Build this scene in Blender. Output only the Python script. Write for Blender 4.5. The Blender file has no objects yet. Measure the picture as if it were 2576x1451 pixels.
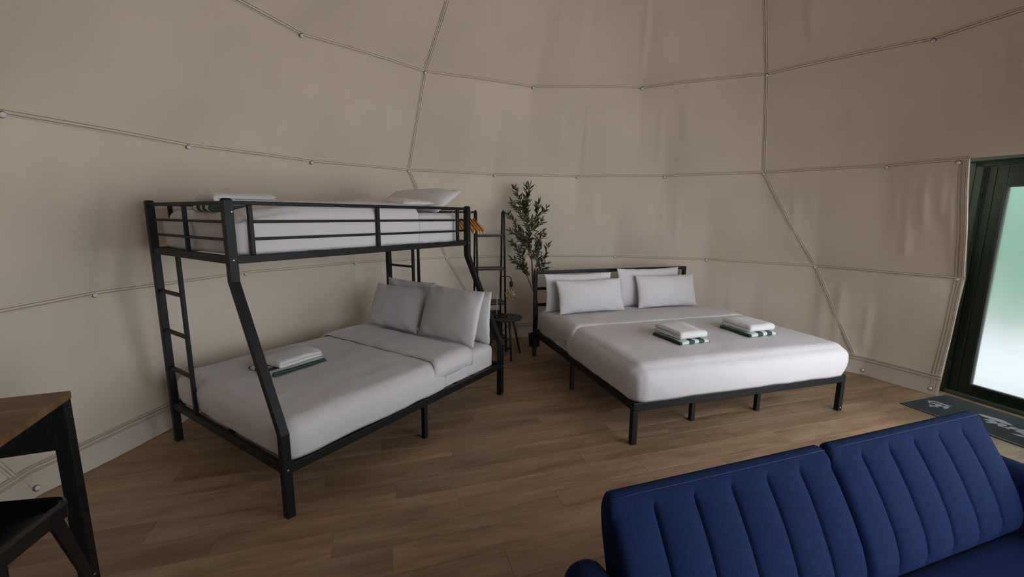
import bpy, bmesh, math, random
from mathutils import Vector, Matrix, noise
random.seed(7)
C = bpy.context.scene.collection
PI = math.pi
R = math.radians

# ------------------------------------------------------------------ camera
F_PX, PITCH, ROLL, CAM_H = 1095.05, 0.166742, 0.0078957, 1.61432
sc = bpy.context.scene
cam_d = bpy.data.cameras.new('camera'); cam = bpy.data.objects.new('camera', cam_d); C.objects.link(cam)
cam_d.sensor_fit = 'HORIZONTAL'; cam_d.sensor_width = 36.0; cam_d.lens = F_PX / 2576 * 36.0; cam_d.clip_start = 0.02
_fw = Vector((0, math.cos(PITCH), -math.sin(PITCH))); _dn = Vector((0, -math.sin(PITCH), -math.cos(PITCH))); _rt = Vector((1, 0, 0))
_c, _s = math.cos(ROLL), math.sin(ROLL)
_r2 = _c * _rt - _s * _dn; _d2 = _s * _rt + _c * _dn
cam.matrix_world = Matrix(((_r2.x, -_d2.x, -_fw.x, 0), (_r2.y, -_d2.y, -_fw.y, 0), (_r2.z, -_d2.z, -_fw.z, CAM_H), (0, 0, 0, 1)))
sc.camera = cam
sc.view_settings.view_transform = 'Standard'; sc.view_settings.look = 'None'
sc.view_settings.gamma = 1.0; sc.view_settings.use_curve_mapping = False
sc.view_settings.exposure = 0.36

# ------------------------------------------------------------------ daylight (overcast sky)
w = bpy.data.worlds.new('overcast_sky'); sc.world = w; w.use_nodes = True
bg = w.node_tree.nodes['Background']; bg.inputs[0].default_value = (0.90, 0.95, 1.0, 1); bg.inputs[1].default_value = 4.2

# ------------------------------------------------------------------ dome numbers
DC = Vector((0.8116, 2.2629, 0))
RINGS = [(0.0, 3.545, 18, 0), (1.089, 3.63, 18, 9), (2.106, 3.355, 18, 0), (3.012, 2.875, 24, 6), (3.78, 2.06, 36, 18), (4.24, 1.08, 72, 54)]
APEX = 4.41

def portal(az, dist, z, sx, sy, tilt):
    L = bpy.data.lights.new('window_portal', 'AREA'); L.shape = 'RECTANGLE'; L.size = sx; L.size_y = sy
    L.cycles.is_portal = True
    o = bpy.data.objects.new('window_portal', L); C.objects.link(o)
    a = R(az); d = Vector((math.cos(a), math.sin(a), 0))
    o.location = DC + d * dist + Vector((0, 0, z))
    n = (-d * math.cos(tilt) - Vector((0, 0, math.sin(tilt)))).normalized()
    o.rotation_euler = n.to_track_quat('-Z', 'Y').to_euler()
for a_ in (-70, -47, -24, -2):
    portal(a_, 3.62, 1.1, 1.5, 2.1, 0.0)
portal(-37, 3.2, 2.6, 1.9, 1.05, 0.55)

# ------------------------------------------------------------------ materials
MATS = {}
def nodes_of(name):
    m = bpy.data.materials.new(name); m.use_nodes = True
    nt = m.node_tree; b = nt.nodes['Principled BSDF']
    return m, nt, b
def N(nt, t, **kw):
    n = nt.nodes.new(t)
    for k, v in kw.items():
        if k in n.inputs: n.inputs[k].default_value = v
        else: setattr(n, k, v)
    return n
def mat(name, col, rough=0.6, metal=0.0, var=0.0, vscale=6.0, bump=0.0, bscale=200.0, spec=0.5, sheen=0.0, stretch=(1, 1, 1), coat=0.0):
    if name in MATS: return MATS[name]
    m, nt, b = nodes_of(name)
    b.inputs['Roughness'].default_value = rough; b.inputs['Metallic'].default_value = metal
    b.inputs['Specular IOR Level'].default_value = spec; b.inputs['Sheen Weight'].default_value = sheen
    b.inputs['Coat Weight'].default_value = coat
    b.inputs['Base Color'].default_value = (*col, 1)
    if var or bump:
        tc = N(nt, 'ShaderNodeTexCoord'); mp = N(nt, 'ShaderNodeMapping'); mp.inputs['Scale'].default_value = stretch
        nt.links.new(tc.outputs['Object'], mp.inputs[0])
    if var:
        nz = N(nt, 'ShaderNodeTexNoise', Scale=vscale, Detail=4.0)
        nt.links.new(mp.outputs[0], nz.inputs['Vector'])
        rp = N(nt, 'ShaderNodeValToRGB')
        rp.color_ramp.elements[0].position = 0.3; rp.color_ramp.elements[1].position = 0.7
        rp.color_ramp.elements[0].color = (*[max(c * (1 - var), 0) for c in col], 1)
        rp.color_ramp.elements[1].color = (*[min(c * (1 + var), 1) for c in col], 1)
        nt.links.new(nz.outputs[0], rp.inputs[0]); nt.links.new(rp.outputs[0], b.inputs['Base Color'])
    if bump:
        n2 = N(nt, 'ShaderNodeTexNoise', Scale=bscale, Detail=3.0)
        nt.links.new(mp.outputs[0], n2.inputs['Vector'])
        bp = N(nt, 'ShaderNodeBump', Strength=bump, Distance=0.004)
        nt.links.new(n2.outputs[0], bp.inputs['Height']); nt.links.new(bp.outputs[0], b.inputs['Normal'])
    MATS[name] = m
    return m
LINER = mat('canvas_liner', (0.735, 0.637, 0.528), 0.85, var=0.05, vscale=1.3, bump=0.12, bscale=420, spec=0.2, sheen=0.1)
SEAM = mat('canvas_seam', (0.72, 0.62, 0.51), 0.85, bump=0.15, bscale=500, spec=0.2)
SKIRT = mat('canvas_skirt', (0.70, 0.63, 0.53), 0.7, bump=0.2, bscale=60, spec=0.3)
BUTTON = mat('button_pearl', (0.78, 0.75, 0.82), 0.25)
BUTTON_RIM = mat('button_rim', (0.16, 0.12, 0.09), 0.5)
BLACK = mat('black_powder_coat', (0.0075, 0.0075, 0.0088), 0.5, bump=0.05, bscale=900, spec=0.28)
BLACK_GLOSS = mat('black_gloss_metal', (0.008, 0.008, 0.009), 0.22, spec=0.6)
BOLT = mat('bolt_steel', (0.35, 0.35, 0.37), 0.35, metal=0.9)
SHEET = mat('white_cotton', (0.68, 0.645, 0.665), 0.9, bump=0.28, bscale=24, spec=0.15, sheen=0.15)
PILLOWM = mat('pillow_cotton', (0.69, 0.66, 0.68), 0.9, bump=0.28, bscale=20, spec=0.15, sheen=0.15)
TERRY = mat('white_terry', (0.76, 0.74, 0.74), 1.0, bump=0.7, bscale=320, spec=0.1, sheen=0.4)
NAVY = mat('navy_upholstery', (0.0068, 0.0165, 0.060), 0.9, var=0.28, vscale=260, bump=0.3, bscale=700, spec=0.12, sheen=0.0)
NAVY_SEAM = mat('navy_thread', (0.010, 0.022, 0.075), 0.9)
GREEN_FRAME = mat('dark_green_frame', (0.009, 0.017, 0.007), 0.4, bump=0.03, bscale=500, spec=0.3)
RUBBER = mat('black_rubber', (0.01, 0.01, 0.01), 0.7)
DARKWOOD = mat('rack_dark_wood', (0.10, 0.062, 0.042), 0.6, var=0.4, vscale=9, stretch=(1, 8, 8))
HANGERW = mat('hanger_wood', (0.56, 0.25, 0.055), 0.4, var=0.12, vscale=20)
CHROME = mat('chrome_wire', (0.7, 0.7, 0.72), 0.2, metal=1.0)
BRASS = mat('copper_wire', (0.62, 0.38, 0.22), 0.3, metal=0.9)
CHARCOAL = mat('charcoal_table', (0.022, 0.022, 0.021), 0.5)
BARK = mat('olive_bark', (0.16, 0.075, 0.04), 0.85, var=0.4, vscale=40, bump=0.5, bscale=120)
LEAF = mat('olive_leaf', (0.050, 0.058, 0.022), 0.55, var=0.5, vscale=5)
LEAF2 = mat('olive_leaf_fresh', (0.034, 0.070, 0.022), 0.55, var=0.4, vscale=5)
OLIVE = mat('olive_fruit', (0.012, 0.010, 0.014), 0.3)
SOIL = mat('pot_soil', (0.02, 0.015, 0.01), 1.0, bump=1.0, bscale=60)
POTM = mat('black_pot', (0.010, 0.010, 0.011), 0.5)
STICK = mat('pale_stick', (0.50, 0.40, 0.28), 0.6)
MAT_G = mat('doormat_pile', (0.040, 0.056, 0.062), 1.0, var=0.35, vscale=240, bump=0.9, bscale=500)
MAT_P = mat('doormat_print', (0.42, 0.44, 0.47), 1.0, bump=0.5, bscale=500)
GRASS = mat('pale_gravel', (0.80, 0.74, 0.68), 1.0, var=0.12, vscale=2)
DECK = mat('pale_terrace', (0.26, 0.26, 0.27), 0.9, var=0.06, vscale=3)
HEDGE = mat('hedge_leaves', (0.085, 0.165, 0.120), 0.9, var=0.3, vscale=3)
BULB = None

def wood_material(name, cols, scale_v, gloss, per_object):
    m, nt, b = nodes_of(name)
    tc = N(nt, 'ShaderNodeTexCoord'); mp = N(nt, 'ShaderNodeMapping')
    mp.inputs['Scale'].default_value = scale_v
    src = tc.outputs['Object']
    oi = N(nt, 'ShaderNodeObjectInfo')
    if per_object:
        cb = N(nt, 'ShaderNodeCombineXYZ')
        mu = N(nt, 'ShaderNodeMath', operation='MULTIPLY'); mu.inputs[1].default_value = 37.0
        nt.links.new(oi.outputs['Random'], mu.inputs[0])
        nt.links.new(mu.outputs[0], cb.inputs[0]); nt.links.new(mu.outputs[0], cb.inputs[1])
        ad = N(nt, 'ShaderNodeVectorMath', operation='ADD')
        nt.links.new(src, ad.inputs[0]); nt.links.new(cb.outputs[0], ad.inputs[1]); src = ad.outputs[0]
    nt.links.new(src, mp.inputs[0])
    n1 = N(nt, 'ShaderNodeTexNoise', Scale=1.0, Detail=5.0, Roughness=0.6, Distortion=0.6)
    n2 = N(nt, 'ShaderNodeTexNoise', Scale=7.0, Detail=3.0, Roughness=0.7)
    nt.links.new(mp.outputs[0], n1.inputs['Vector']); nt.links.new(mp.outputs[0], n2.inputs['Vector'])
    rp = N(nt, 'ShaderNodeValToRGB'); e = rp.color_ramp.elements
    e[0].position = 0.28; e[0].color = (*cols[0], 1); e[1].position = 0.72; e[1].color = (*cols[2], 1)
    k = e.new(0.5); k.color = (*cols[1], 1)
    nt.links.new(n1.outputs[0], rp.inputs[0])
    mr = N(nt, 'ShaderNodeMapRange'); mr.inputs[1].default_value = 0.25; mr.inputs[2].default_value = 0.75; mr.inputs[3].default_value = 0.82; mr.inputs[4].default_value = 1.14
    nt.links.new(n2.outputs[0], mr.inputs[0])
    mx = N(nt, 'ShaderNodeVectorMath', operation='SCALE')
    nt.links.new(rp.outputs[0], mx.inputs[0]); nt.links.new(mr.outputs[0], mx.inputs['Scale'])
    out = mx.outputs[0]
    if per_object:
        m2 = N(nt, 'ShaderNodeMapRange'); m2.inputs[3].default_value = 0.90; m2.inputs[4].default_value = 1.10
        nt.links.new(oi.outputs['Random'], m2.inputs[0])
        s2 = N(nt, 'ShaderNodeVectorMath', operation='SCALE')
        nt.links.new(out, s2.inputs[0]); nt.links.new(m2.outputs[0], s2.inputs['Scale']); out = s2.outputs[0]
    nt.links.new(out, b.inputs['Base Color'])
    b.inputs['Roughness'].default_value = gloss; b.inputs['Specular IOR Level'].default_value = 0.35
    bp = N(nt, 'ShaderNodeBump', Strength=0.06, Distance=0.003)
    nt.links.new(n2.outputs[0], bp.inputs['Height']); nt.links.new(bp.outputs[0], b.inputs['Normal'])
    return m
PLANK = wood_material('oak_plank', ((0.205, 0.124, 0.072), (0.335, 0.212, 0.126), (0.430, 0.292, 0.186)), (1.3, 9.0, 1.0), 0.42, True)
RUSTIC = wood_material('rustic_table_wood', ((0.045, 0.022, 0.010), (0.17, 0.092, 0.036), (0.26, 0.15, 0.062)), (2.0, 7.0, 2.0), 0.5, False)

def glass_clear():
    m = bpy.data.materials.new('clear_vinyl'); m.use_nodes = True; nt = m.node_tree
    nt.nodes.remove(nt.nodes['Principled BSDF']); out = nt.nodes['Material Output']
    t = N(nt, 'ShaderNodeBsdfTransparent'); t.inputs[0].default_value = (0.94, 0.95, 0.96, 1)
    g = N(nt, 'ShaderNodeBsdfGlossy', Roughness=0.05)
    fr = N(nt, 'ShaderNodeFresnel', IOR=1.35)
    mx = N(nt, 'ShaderNodeMixShader')
    nt.links.new(fr.outputs[0], mx.inputs[0]); nt.links.new(t.outputs[0], mx.inputs[1]); nt.links.new(g.outputs[0], mx.inputs[2])
    nt.links.new(mx.outputs[0], out.inputs[0]); return m
def glass_frosted():
    m, nt, b = nodes_of('frosted_glass')
    b.inputs['Transmission Weight'].default_value = 1.0; b.inputs['Roughness'].default_value = 0.27
    b.inputs['IOR'].default_value = 1.45; b.inputs['Base Color'].default_value = (0.93, 0.98, 0.96, 1); return m
def glass_bulb():
    m, nt, b = nodes_of('amber_bulb_glass')
    b.inputs['Transmission Weight'].default_value = 0.9; b.inputs['Roughness'].default_value = 0.03
    b.inputs['Base Color'].default_value = (0.95, 0.72, 0.42, 1); return m
VINYL, FROST, BULB = glass_clear(), glass_frosted(), glass_bulb()

def stripe_material():
    m, nt, b = nodes_of('striped_towel')
    tc = N(nt, 'ShaderNodeTexCoord'); sp = N(nt, 'ShaderNodeSeparateXYZ')
    nt.links.new(tc.outputs['Object'], sp.inputs[0])
    mr = N(nt, 'ShaderNodeMapRange'); mr.inputs[1].default_value = -0.16; mr.inputs[2].default_value = 0.16
    nt.links.new(sp.outputs[0], mr.inputs[0])
    rp = N(nt, 'ShaderNodeValToRGB'); rp.color_ramp.interpolation = 'CONSTANT'
    g, wt = (0.055, 0.085, 0.078, 1), (0.62, 0.66, 0.64, 1)
    e = rp.color_ramp.elements; e[0].position = 0.0; e[0].color = g; e[1].position = 0.085; e[1].color = wt
    for p_, c_ in ((0.29, g), (0.47, wt), (0.60, g), (0.78, wt), (0.925, g)):
        k = e.new(p_); k.color = c_
    nt.links.new(mr.outputs[0], rp.inputs[0]); nt.links.new(rp.outputs[0], b.inputs['Base Color'])
    b.inputs['Roughness'].default_value = 1.0; b.inputs['Specular IOR Level'].default_value = 0.1
    nz = N(nt, 'ShaderNodeTexNoise', Scale=350.0); nt.links.new(tc.outputs['Object'], nz.inputs['Vector'])
    bp = N(nt, 'ShaderNodeBump', Strength=0.4, Distance=0.004)
    nt.links.new(nz.outputs[0], bp.inputs['Height']); nt.links.new(bp.outputs[0], b.inputs['Normal']); return m
STRIPE = stripe_material()

# ------------------------------------------------------------------ object helpers
def link(name, me, m, parent=None):
    o = bpy.data.objects.new(name, me); C.objects.link(o)
    if m is not None:
        for k in (m if isinstance(m, (list, tuple)) else [m]): me.materials.append(k)
    if parent is not None: o.parent = parent
    return o
def from_bm(name, bm, m, parent=None, smooth=False):
    bmesh.ops.recalc_face_normals(bm, faces=bm.faces[:])
    me = bpy.data.meshes.new(name); bm.to_mesh(me); bm.free()
    if smooth:
        for p_ in me.polygons: p_.use_smooth = True
    return link(name, me, m, parent)
def from_data(name, v, f, m, parent=None, smooth=True):
    me = bpy.data.meshes.new(name); me.from_pydata([tuple(x) for x in v], [], f); me.update()
    if smooth:
        for p_ in me.polygons: p_.use_smooth = True
    return link(name, me, m, parent)
def empty(name, loc=(0, 0, 0), rz=0.0, parent=None):
    o = bpy.data.objects.new(name, None); C.objects.link(o); o.location = loc; o.rotation_euler = (0, 0, rz); o.empty_display_size = 0.1
    if parent is not None: o.parent = parent
    return o
def tag(o, label, cat, group=None):
    o['label'] = label; o['category'] = cat
    if group: o['group'] = group
    return o
def struct(o):
    o['kind'] = 'structure'; return o
def add_box(bm, c, s, rot=None, bevel=0.0):
    r = bmesh.ops.create_cube(bm, size=1.0)
    vs = r['verts']
    bmesh.ops.scale(bm, vec=s, verts=vs)
    if bevel:
        es = list({e for v in vs for e in v.link_edges})
        rb = bmesh.ops.bevel(bm, geom=es, offset=bevel, segments=2, affect='EDGES', profile=0.5)
        vs = list({v for f in rb['faces'] for v in f.verts} | {v for v in vs if v.is_valid})
    if rot is not None: bmesh.ops.rotate(bm, cent=(0, 0, 0), matrix=rot, verts=vs)
    bmesh.ops.translate(bm, vec=c, verts=vs)
    return vs
def box(name, c, s, m, parent=None, bevel=0.0, rot=None):
    bm = bmesh.new(); add_box(bm, c, s, rot, bevel); return from_bm(name, bm, m, parent)
def bar(name, p, q, wd, ht, m, parent=None, bevel=0.003):
    """rectangular tube from p to q; wd across (horizontal), ht in the other direction"""
    p, q = Vector(p), Vector(q); d = q - p; L = d.length; d.normalize()
    up = Vector((0, 0, 1)) if abs(d.z) < 0.95 else Vector((1, 0, 0))
    sx = d.cross(up).normalized(); sy = sx.cross(d)
    M = Matrix((sx, d, sy)).transposed()
    return box(name, (p + q) / 2, (wd, L, ht), m, parent, bevel, M)
def add_tube(bm, pts, rad, seg=8, closed=False):
    pts = [Vector(p_) for p_ in pts]; n = len(pts)
    rads = rad if isinstance(rad, (list, tuple)) else [rad] * n
    rings = []; prev = None
    for i, p_ in enumerate(pts):
        a, b_ = (pts[i - 1] if i > 0 else (pts[-1] if closed else p_)), (pts[(i + 1) % n] if (i < n - 1 or closed) else p_)
        t = (b_ - a).normalized()
        if prev is None:
            u = t.cross(Vector((0, 0, 1)))
            if u.length < 0.1: u = t.cross(Vector((1, 0, 0)))
            u.normalize()
        else:
            u = (prev - t * prev.dot(t)).normalized()
        prev = u; v_ = t.cross(u)
        rings.append([bm.verts.new(p_ + (u * math.cos(2 * PI * k / seg) + v_ * math.sin(2 * PI * k / seg)) * rads[i]) for k in range(seg)])
    for i in range(n if closed else n - 1):
        A_, B_ = rings[i], rings[(i + 1) % n]
        for k in range(seg): bm.faces.new((A_[k], A_[(k + 1) % seg], B_[(k + 1) % seg], B_[k]))
    if not closed:
        bm.faces.new(rings[0][::-1]); bm.faces.new(rings[-1])
def tube(name, pts, rad, m, parent=None, seg=10, closed=False):
    bm = bmesh.new(); add_tube(bm, pts, rad, seg, closed); return from_bm(name, bm, m, parent, True)
def lathe(name, prof, m, parent=None, seg=32, c=(0, 0, 0)):
    bm = bmesh.new(); rings = []
    for r_, z_ in prof:
        rings.append([bm.verts.new((c[0] + r_ * math.cos(2 * PI * k / seg), c[1] + r_ * math.sin(2 * PI * k / seg), c[2] + z_)) for k in range(seg)])
    for A_, B_ in zip(rings, rings[1:]):
        for k in range(seg): bm.faces.new((A_[k], A_[(k + 1) % seg], B_[(k + 1) % seg], B_[k]))
    bm.faces.new(rings[0][::-1]); bm.faces.new(rings[-1])
    o = from_bm(name, bm, m, parent, True)
    return o
def autosmooth(o, ang=40):
    o.data.set_sharp_from_angle(angle=R(ang)); return o
def nz(p_, s=1.0): return noise.noise(Vector(p_) * s)

def soft_box(name, c, half, rad, m, parent=None, n=(40, 30, 10), bulge=(0, 0, 0), wr=0.004, ws=7.0, drop=None, solid=0.0, rz=None, extra=None, rbot=None):
    """rounded box with cloth-like undulation; drop(x,y,z)->True removes that side"""
    hx, hy, hz = half; verts = {}; V = []; Fc = []
    def place(x, y, z):
        p_ = Vector((x * hx, y * hy, z * hz))
        r_ = min(rad, hx, hy, hz); rr = Vector((r_, r_, r_ if rz is None else min(rz, hz)))

        q = Vector((max(-hx + rr.x, min(hx - rr.x, p_.x)), max(-hy + rr.y, min(hy - rr.y, p_.y)), max(-hz + rr.z, min(hz - rr.z, p_.z))))
        if rbot and z < 0: q.z = p_.z
        d = Vector(((p_.x - q.x) / rr.x, (p_.y - q.y) / rr.y, (p_.z - q.z) / rr.z))
        if d.length > 1e-6:
            d.normalize()
        o_ = q + Vector((d.x * rr.x, d.y * rr.y, d.z * rr.z))
        o_.z += bulge[2] * max(0, z) * (1 - x ** 4) * (1 - y ** 4)
        o_.x += bulge[0] * (1 - z * z) * max(-1, min(1, x * 3)) * (abs(x) > 0.98)
        o_.y += bulge[1] * (1 - z * z) * max(-1, min(1, y * 3)) * (abs(y) > 0.98)
        w_ = wr * (nz(o_ + Vector(c), ws) + 0.5 * nz(o_ + Vector(c), ws * 2.3))
        nn = Vector((x if abs(x) > .99 else 0, y if abs(y) > .99 else 0, z if abs(z) > .99 else 0))
        if nn.length: o_ += nn.normalized() * w_
        if extra: o_ = extra(o_, x, y, z)
        return o_ + Vector(c)
    def vid(x, y, z):
        k = (round(x, 5), round(y, 5), round(z, 5))
        if k not in verts: verts[k] = len(V); V.append(place(x, y, z))
        return verts[k]
    nx, ny, nz_ = n
    def face(axis, sgn, n1, n2):
        if drop and drop(axis, sgn): return
        for i in range(n1):
            for j in range(n2):
                q = []
                for (a, b_) in ((i, j), (i + 1, j), (i + 1, j + 1), (i, j + 1)):
                    u, v_ = 2 * a / n1 - 1, 2 * b_ / n2 - 1
                    q.append(vid(sgn, u, v_) if axis == 0 else vid(u, sgn, v_) if axis == 1 else vid(u, v_, sgn))
                Fc.append(tuple(q))
    for s_ in (-1, 1):
        face(0, s_, ny, nz_); face(1, s_, nx, nz_); face(2, s_, nx, ny)
    bm = bmesh.new(); bv = [bm.verts.new(x) for x in V]; bm.verts.ensure_lookup_table()
    for f in Fc: bm.faces.new([bv[i] for i in f])
    o = from_bm(name, bm, m, parent, True)
    if solid:
        md = o.modifiers.new('thick', 'SOLIDIFY'); md.thickness = solid; md.offset = -1
    return o

# ------------------------------------------------------------------ floor of planks
floor = struct(empty('floor'))
FANG = R(17.5); PW, PL = 0.182, 1.22; FR = 3.74
Fm = Matrix.Rotation(FANG, 3, 'Z')
circ = [(DC.x + FR * math.cos(2 * PI * k / 60), DC.y + FR * math.sin(2 * PI * k / 60)) for k in range(60)]
ci = [Fm.inverted() @ Vector((x, y, 0)) for x, y in circ]; ci = [(p_.x, p_.y) for p_ in ci]
def clip(poly, edge_poly):
    out = poly; n = len(edge_poly)
    for i in range(n):
        ax, ay = edge_poly[i]; bx_, by_ = edge_poly[(i + 1) % n]; src = out; out = []
        ins = lambda p_: (bx_ - ax) * (p_[1] - ay) - (by_ - ay) * (p_[0] - ax) >= -1e-9
        for j in range(len(src)):
            p_, q = src[j], src[(j + 1) % len(src)]
            if ins(p_): out.append(p_)
            if ins(p_) != ins(q):
                d1 = (bx_ - ax) * (p_[1] - ay) - (by_ - ay) * (p_[0] - ax); d2 = (bx_ - ax) * (q[1] - ay) - (by_ - ay) * (q[0] - ax)
                t = d1 / (d1 - d2); out.append((p_[0] + (q[0] - p_[0]) * t, p_[1] + (q[1] - p_[1]) * t))
        if not out: return []
    return out
def plank_mesh(poly):
    n = len(poly); cx = sum(p_[0] for p_ in poly) / n; cy = sum(p_[1] for p_ in poly) / n
    def ins(p_, d):
        v_ = Vector((cx - p_[0], cy - p_[1])); return (p_[0] + math.copysign(min(d, abs(v_.x)), v_.x), p_[1] + math.copysign(min(d, abs(v_.y)), v_.y))
    g = [ins(p_, 0.0003) for p_ in poly]; t = [ins(p_, 0.0012) for p_ in poly]
    V = [(x, y, -0.008) for x, y in g] + [(x, y, -0.0010) for x, y in g] + [(x, y, 0.0) for x, y in t]
    Fc = [tuple(range(2 * n, 3 * n))] + [(i, (i + 1) % n, n + (i + 1) % n, n + i) for i in range(n)] + [(n + i, n + (i + 1) % n, 2 * n + (i + 1) % n, 2 * n + i) for i in range(n)]
    me = bpy.data.meshes.new('plank'); me.from_pydata(V, [], Fc); me.update(); me.materials.append(PLANK); return me
full = plank_mesh([(-PL / 2, -PW / 2), (PL / 2, -PW / 2), (PL / 2, PW / 2), (-PL / 2, PW / 2)])
dcl = Fm.inverted() @ DC
y = dcl.y - FR; row = 0
while y < dcl.y + FR:
    off = (row * 0.43 + random.uniform(-0.08, 0.08)) % PL
    x = dcl.x - FR - off
    while x < dcl.x + FR:
        poly = [(x, y), (x + PL, y), (x + PL, y + PW), (x, y + PW)]
        cp = clip(poly, ci)
        if len(cp) >= 3:
            cx, cy = x + PL / 2, y + PW / 2
            whole = len(cp) == 4 and all(any(abs(a[0] - b_[0]) < 1e-6 and abs(a[1] - b_[1]) < 1e-6 for b_ in cp) for a in poly)
            me = full if whole else plank_mesh([(p_[0] - cx, p_[1] - cy) for p_ in cp])
            o = bpy.data.objects.new('plank', me); C.objects.link(o); o.parent = floor
            wp = Fm @ Vector((cx, cy, 0)); o.location = wp; o.rotation_euler = (0, 0, FANG)
        x += PL
    y += PW; row += 1
bm = bmesh.new(); bmesh.ops.create_cone(bm, cap_ends=True, segments=60, radius1=FR, radius2=FR, depth=0.1)
bmesh.ops.translate(bm, vec=(DC.x, DC.y, -0.0585), verts=bm.verts[:])
from_bm('subfloor', bm, mat('subfloor_board', (0.10, 0.07, 0.05), 0.9), floor)

# ------------------------------------------------------------------ dome liner
def ring_pt(i, az):
    if i == 6: return DC + Vector((0, 0, APEX))
    z, r_, st, of = RINGS[i]
    acc = 0.0
    for d in (-.6, -0.3, 0, 0.3, .6):
        a = (az + d - of) % st - st / 2
        acc += r_ * math.cos(R(st / 2)) / math.cos(R(a))
    rr = acc / 5 - .024 * (1 - (2 * ((az - of) % st - st / 2) / st) ** 2)
    return DC + Vector((rr * math.cos(R(az)), rr * math.sin(R(az)), z))
WR = [(58.0, .35, 1.0, .010, .22), (56.6, .35, 1.0, .007, .22), (69.1, 1.2, 1.95, .012, .25), (71.9, 1.3, 2.0, .010, .2), (171.9, 1.15, 1.95, .012, .35), (173.5, 1.3, 1.9, .008, .4),
      (39.7, 2.18, 2.75, .014, .25), (40.4, 2.3, 2.7, .008, .2), (22.8, 2.3, 3.0, .014, .25), (21.4, 2.3, 3.0, .016, .35), (20.2, 2.3, 3.0, .016, .3), (24.2, 2.5, 3.0, .010, .25), (18.6, 2.35, 3.0, .014, .35),
      (69.7, 3.0, 3.4, .010, .2), (73.3, 2.2, 2.85, .012, .22), (89.0, 2.2, 2.8, .006, .2), (33.0, 1.2, 2.0, .010, .5), (31.0, 1.5, 2.08, .016, .7), (29.0, 1.6, 2.08, .014, .6), (27.9, 1.3, 2.0, .010, .4), (40.5, .25, 1.0, .012, .7), (43.0, .25, .9, .010, .6), (36.5, .2, .8, .010, .5), (48.5, 1.2, 1.9, .010, .5), (78.5, 3.05, 3.6, .010, .5), (46.0, 3.05, 3.5, .016, 1.0)]
for k in range(60):
    b0 = random.choice(((.2, 1.0), (1.15, 2.05), (2.2, 2.95), (3.1, 3.7)))
    z0 = random.uniform(b0[0], b0[0] + (b0[1] - b0[0]) * .5); WR.append((random.uniform(-180, 180), z0, min(z0 + random.uniform(.3, .7), b0[1]), random.uniform(.002, .006), random.uniform(.25, .9)))
def liner_pt(band, az, t):
    L, U = ring_pt(band, az), ring_pt(band + 1, az)
    p_ = L.lerp(U, t)
    fade = min(1, 4 * t, 4 * (1 - t))
    d = 0.0
    for a, z0, z1, amp, wd in WR:
        da = (az - a + 180) % 360 - 180
        if abs(da) < 4 * wd and z0 - .05 < p_.z < z1 + .05:
            zz = max(0, min(1, (p_.z - z0) / (z1 - z0))); d += 1.8 * amp * math.exp(-(da / wd) ** 2) * math.sin(PI * zz) ** .6
    cloth = 0.010 * nz((az * .11, p_.z * 1.3, band), 1.0) + 0.004 * nz((az * .45, p_.z * 1.1, band + 9), 1.0)
    # puckers that run slantwise away from the stitched meridian seams
    for k in range(5):
        sa = 54 + 72 * k
        if band < 2: sa -= (9 * (1 - t) + (9 if band == 0 else 0)) if band < 2 else 0
        da = (az - sa + 180) % 360 - 180
        if abs(da) < 9: cloth += 0.0045 * math.exp(-abs(da) / 2.6) * math.sin(p_.z * 34 + abs(da) * 1.6 + k) * (0.5 + nz((p_.z * 2, k, band)))
    inn = Vector((DC.x - p_.x, DC.y - p_.y, 0.8 - p_.z)).normalized()
    return p_ + inn * ((d + cloth) * fade)
def panel(name, band, aL, aR, m, parent, step=0.6, rows=22):
    """aL(t), aR(t): azimuth limits as functions of height fraction t"""
    n = max(2, int(abs(aL(.5) - aR(.5)) / step)); V = []; Fc = []
    for j in range(rows + 1):
        t = j / rows
        for i in range(n + 1):
            V.append(liner_pt(band, aR(t) + (aL(t) - aR(t)) * i / n, t))
    for j in range(rows):
        for i in range(n):
            a = j * (n + 1) + i; Fc.append((a, a + 1, a + n + 2, a + n + 1))
    return from_data(name, V, Fc, m, parent)
def inward(p_): return Vector((DC.x - p_.x, DC.y - p_.y, 0.8 - p_.z)).normalized()
PROF = [(-1.0, -.003), (-.99, .009), (-.58, .012), (-.48, .001), (-.40, .001), (-.30, .013), (.30, .013), (.40, .001), (.48, .001), (.58, .012), (.99, .009), (1.0, -.003)]
def ribbon(name, pts, dirs, half, m, parent):
    V = []; Fc = []; k = len(PROF)
    for p_, d in zip(pts, dirs):
        for u, h in PROF: V.append(p_ + d * (u * half) + inward(p_) * (h + 0.0015))
    for i in range(len(pts) - 1):
        for j in range(k - 1):
            a = i * k + j; Fc.append((a, a + 1, a + k + 1, a + k))
    o = from_data(name, V, Fc, m, parent); autosmooth(o, 50); return o
def ring_seam(i, a0, a1, parent):
    n = max(2, int(abs(a1 - a0) / 1.0)); pts, dirs = [], []
    for k in range(n + 1):
        az = a0 + (a1 - a0) * k / n; p_ = ring_pt(i, az)
        up = (ring_pt(i + 1, az) - p_).normalized() if i < 6 else Vector((0, 0, 1))
        dn = (p_ - ring_pt(i - 1, az)).normalized() if i > 0 else up
        pts.append(p_); dirs.append((up + dn).normalized())
    return ribbon('seam_strip', pts, dirs, .019, SEAM, parent)
def line_seam(band, fa, parent, half=.019):
    n = 24; pts = [ring_pt(band, fa(k / n)).lerp(ring_pt(band + 1, fa(k / n)), k / n) for k in range(n + 1)]
    dirs = []
    for k in range(n + 1):
        t = (pts[min(k + 1, n)] - pts[max(k - 1, 0)]).normalized(); dirs.append(t.cross(inward(pts[k])).normalized())
    return ribbon('seam_strip', pts, dirs, half, SEAM, parent)
bm = bmesh.new()
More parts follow.
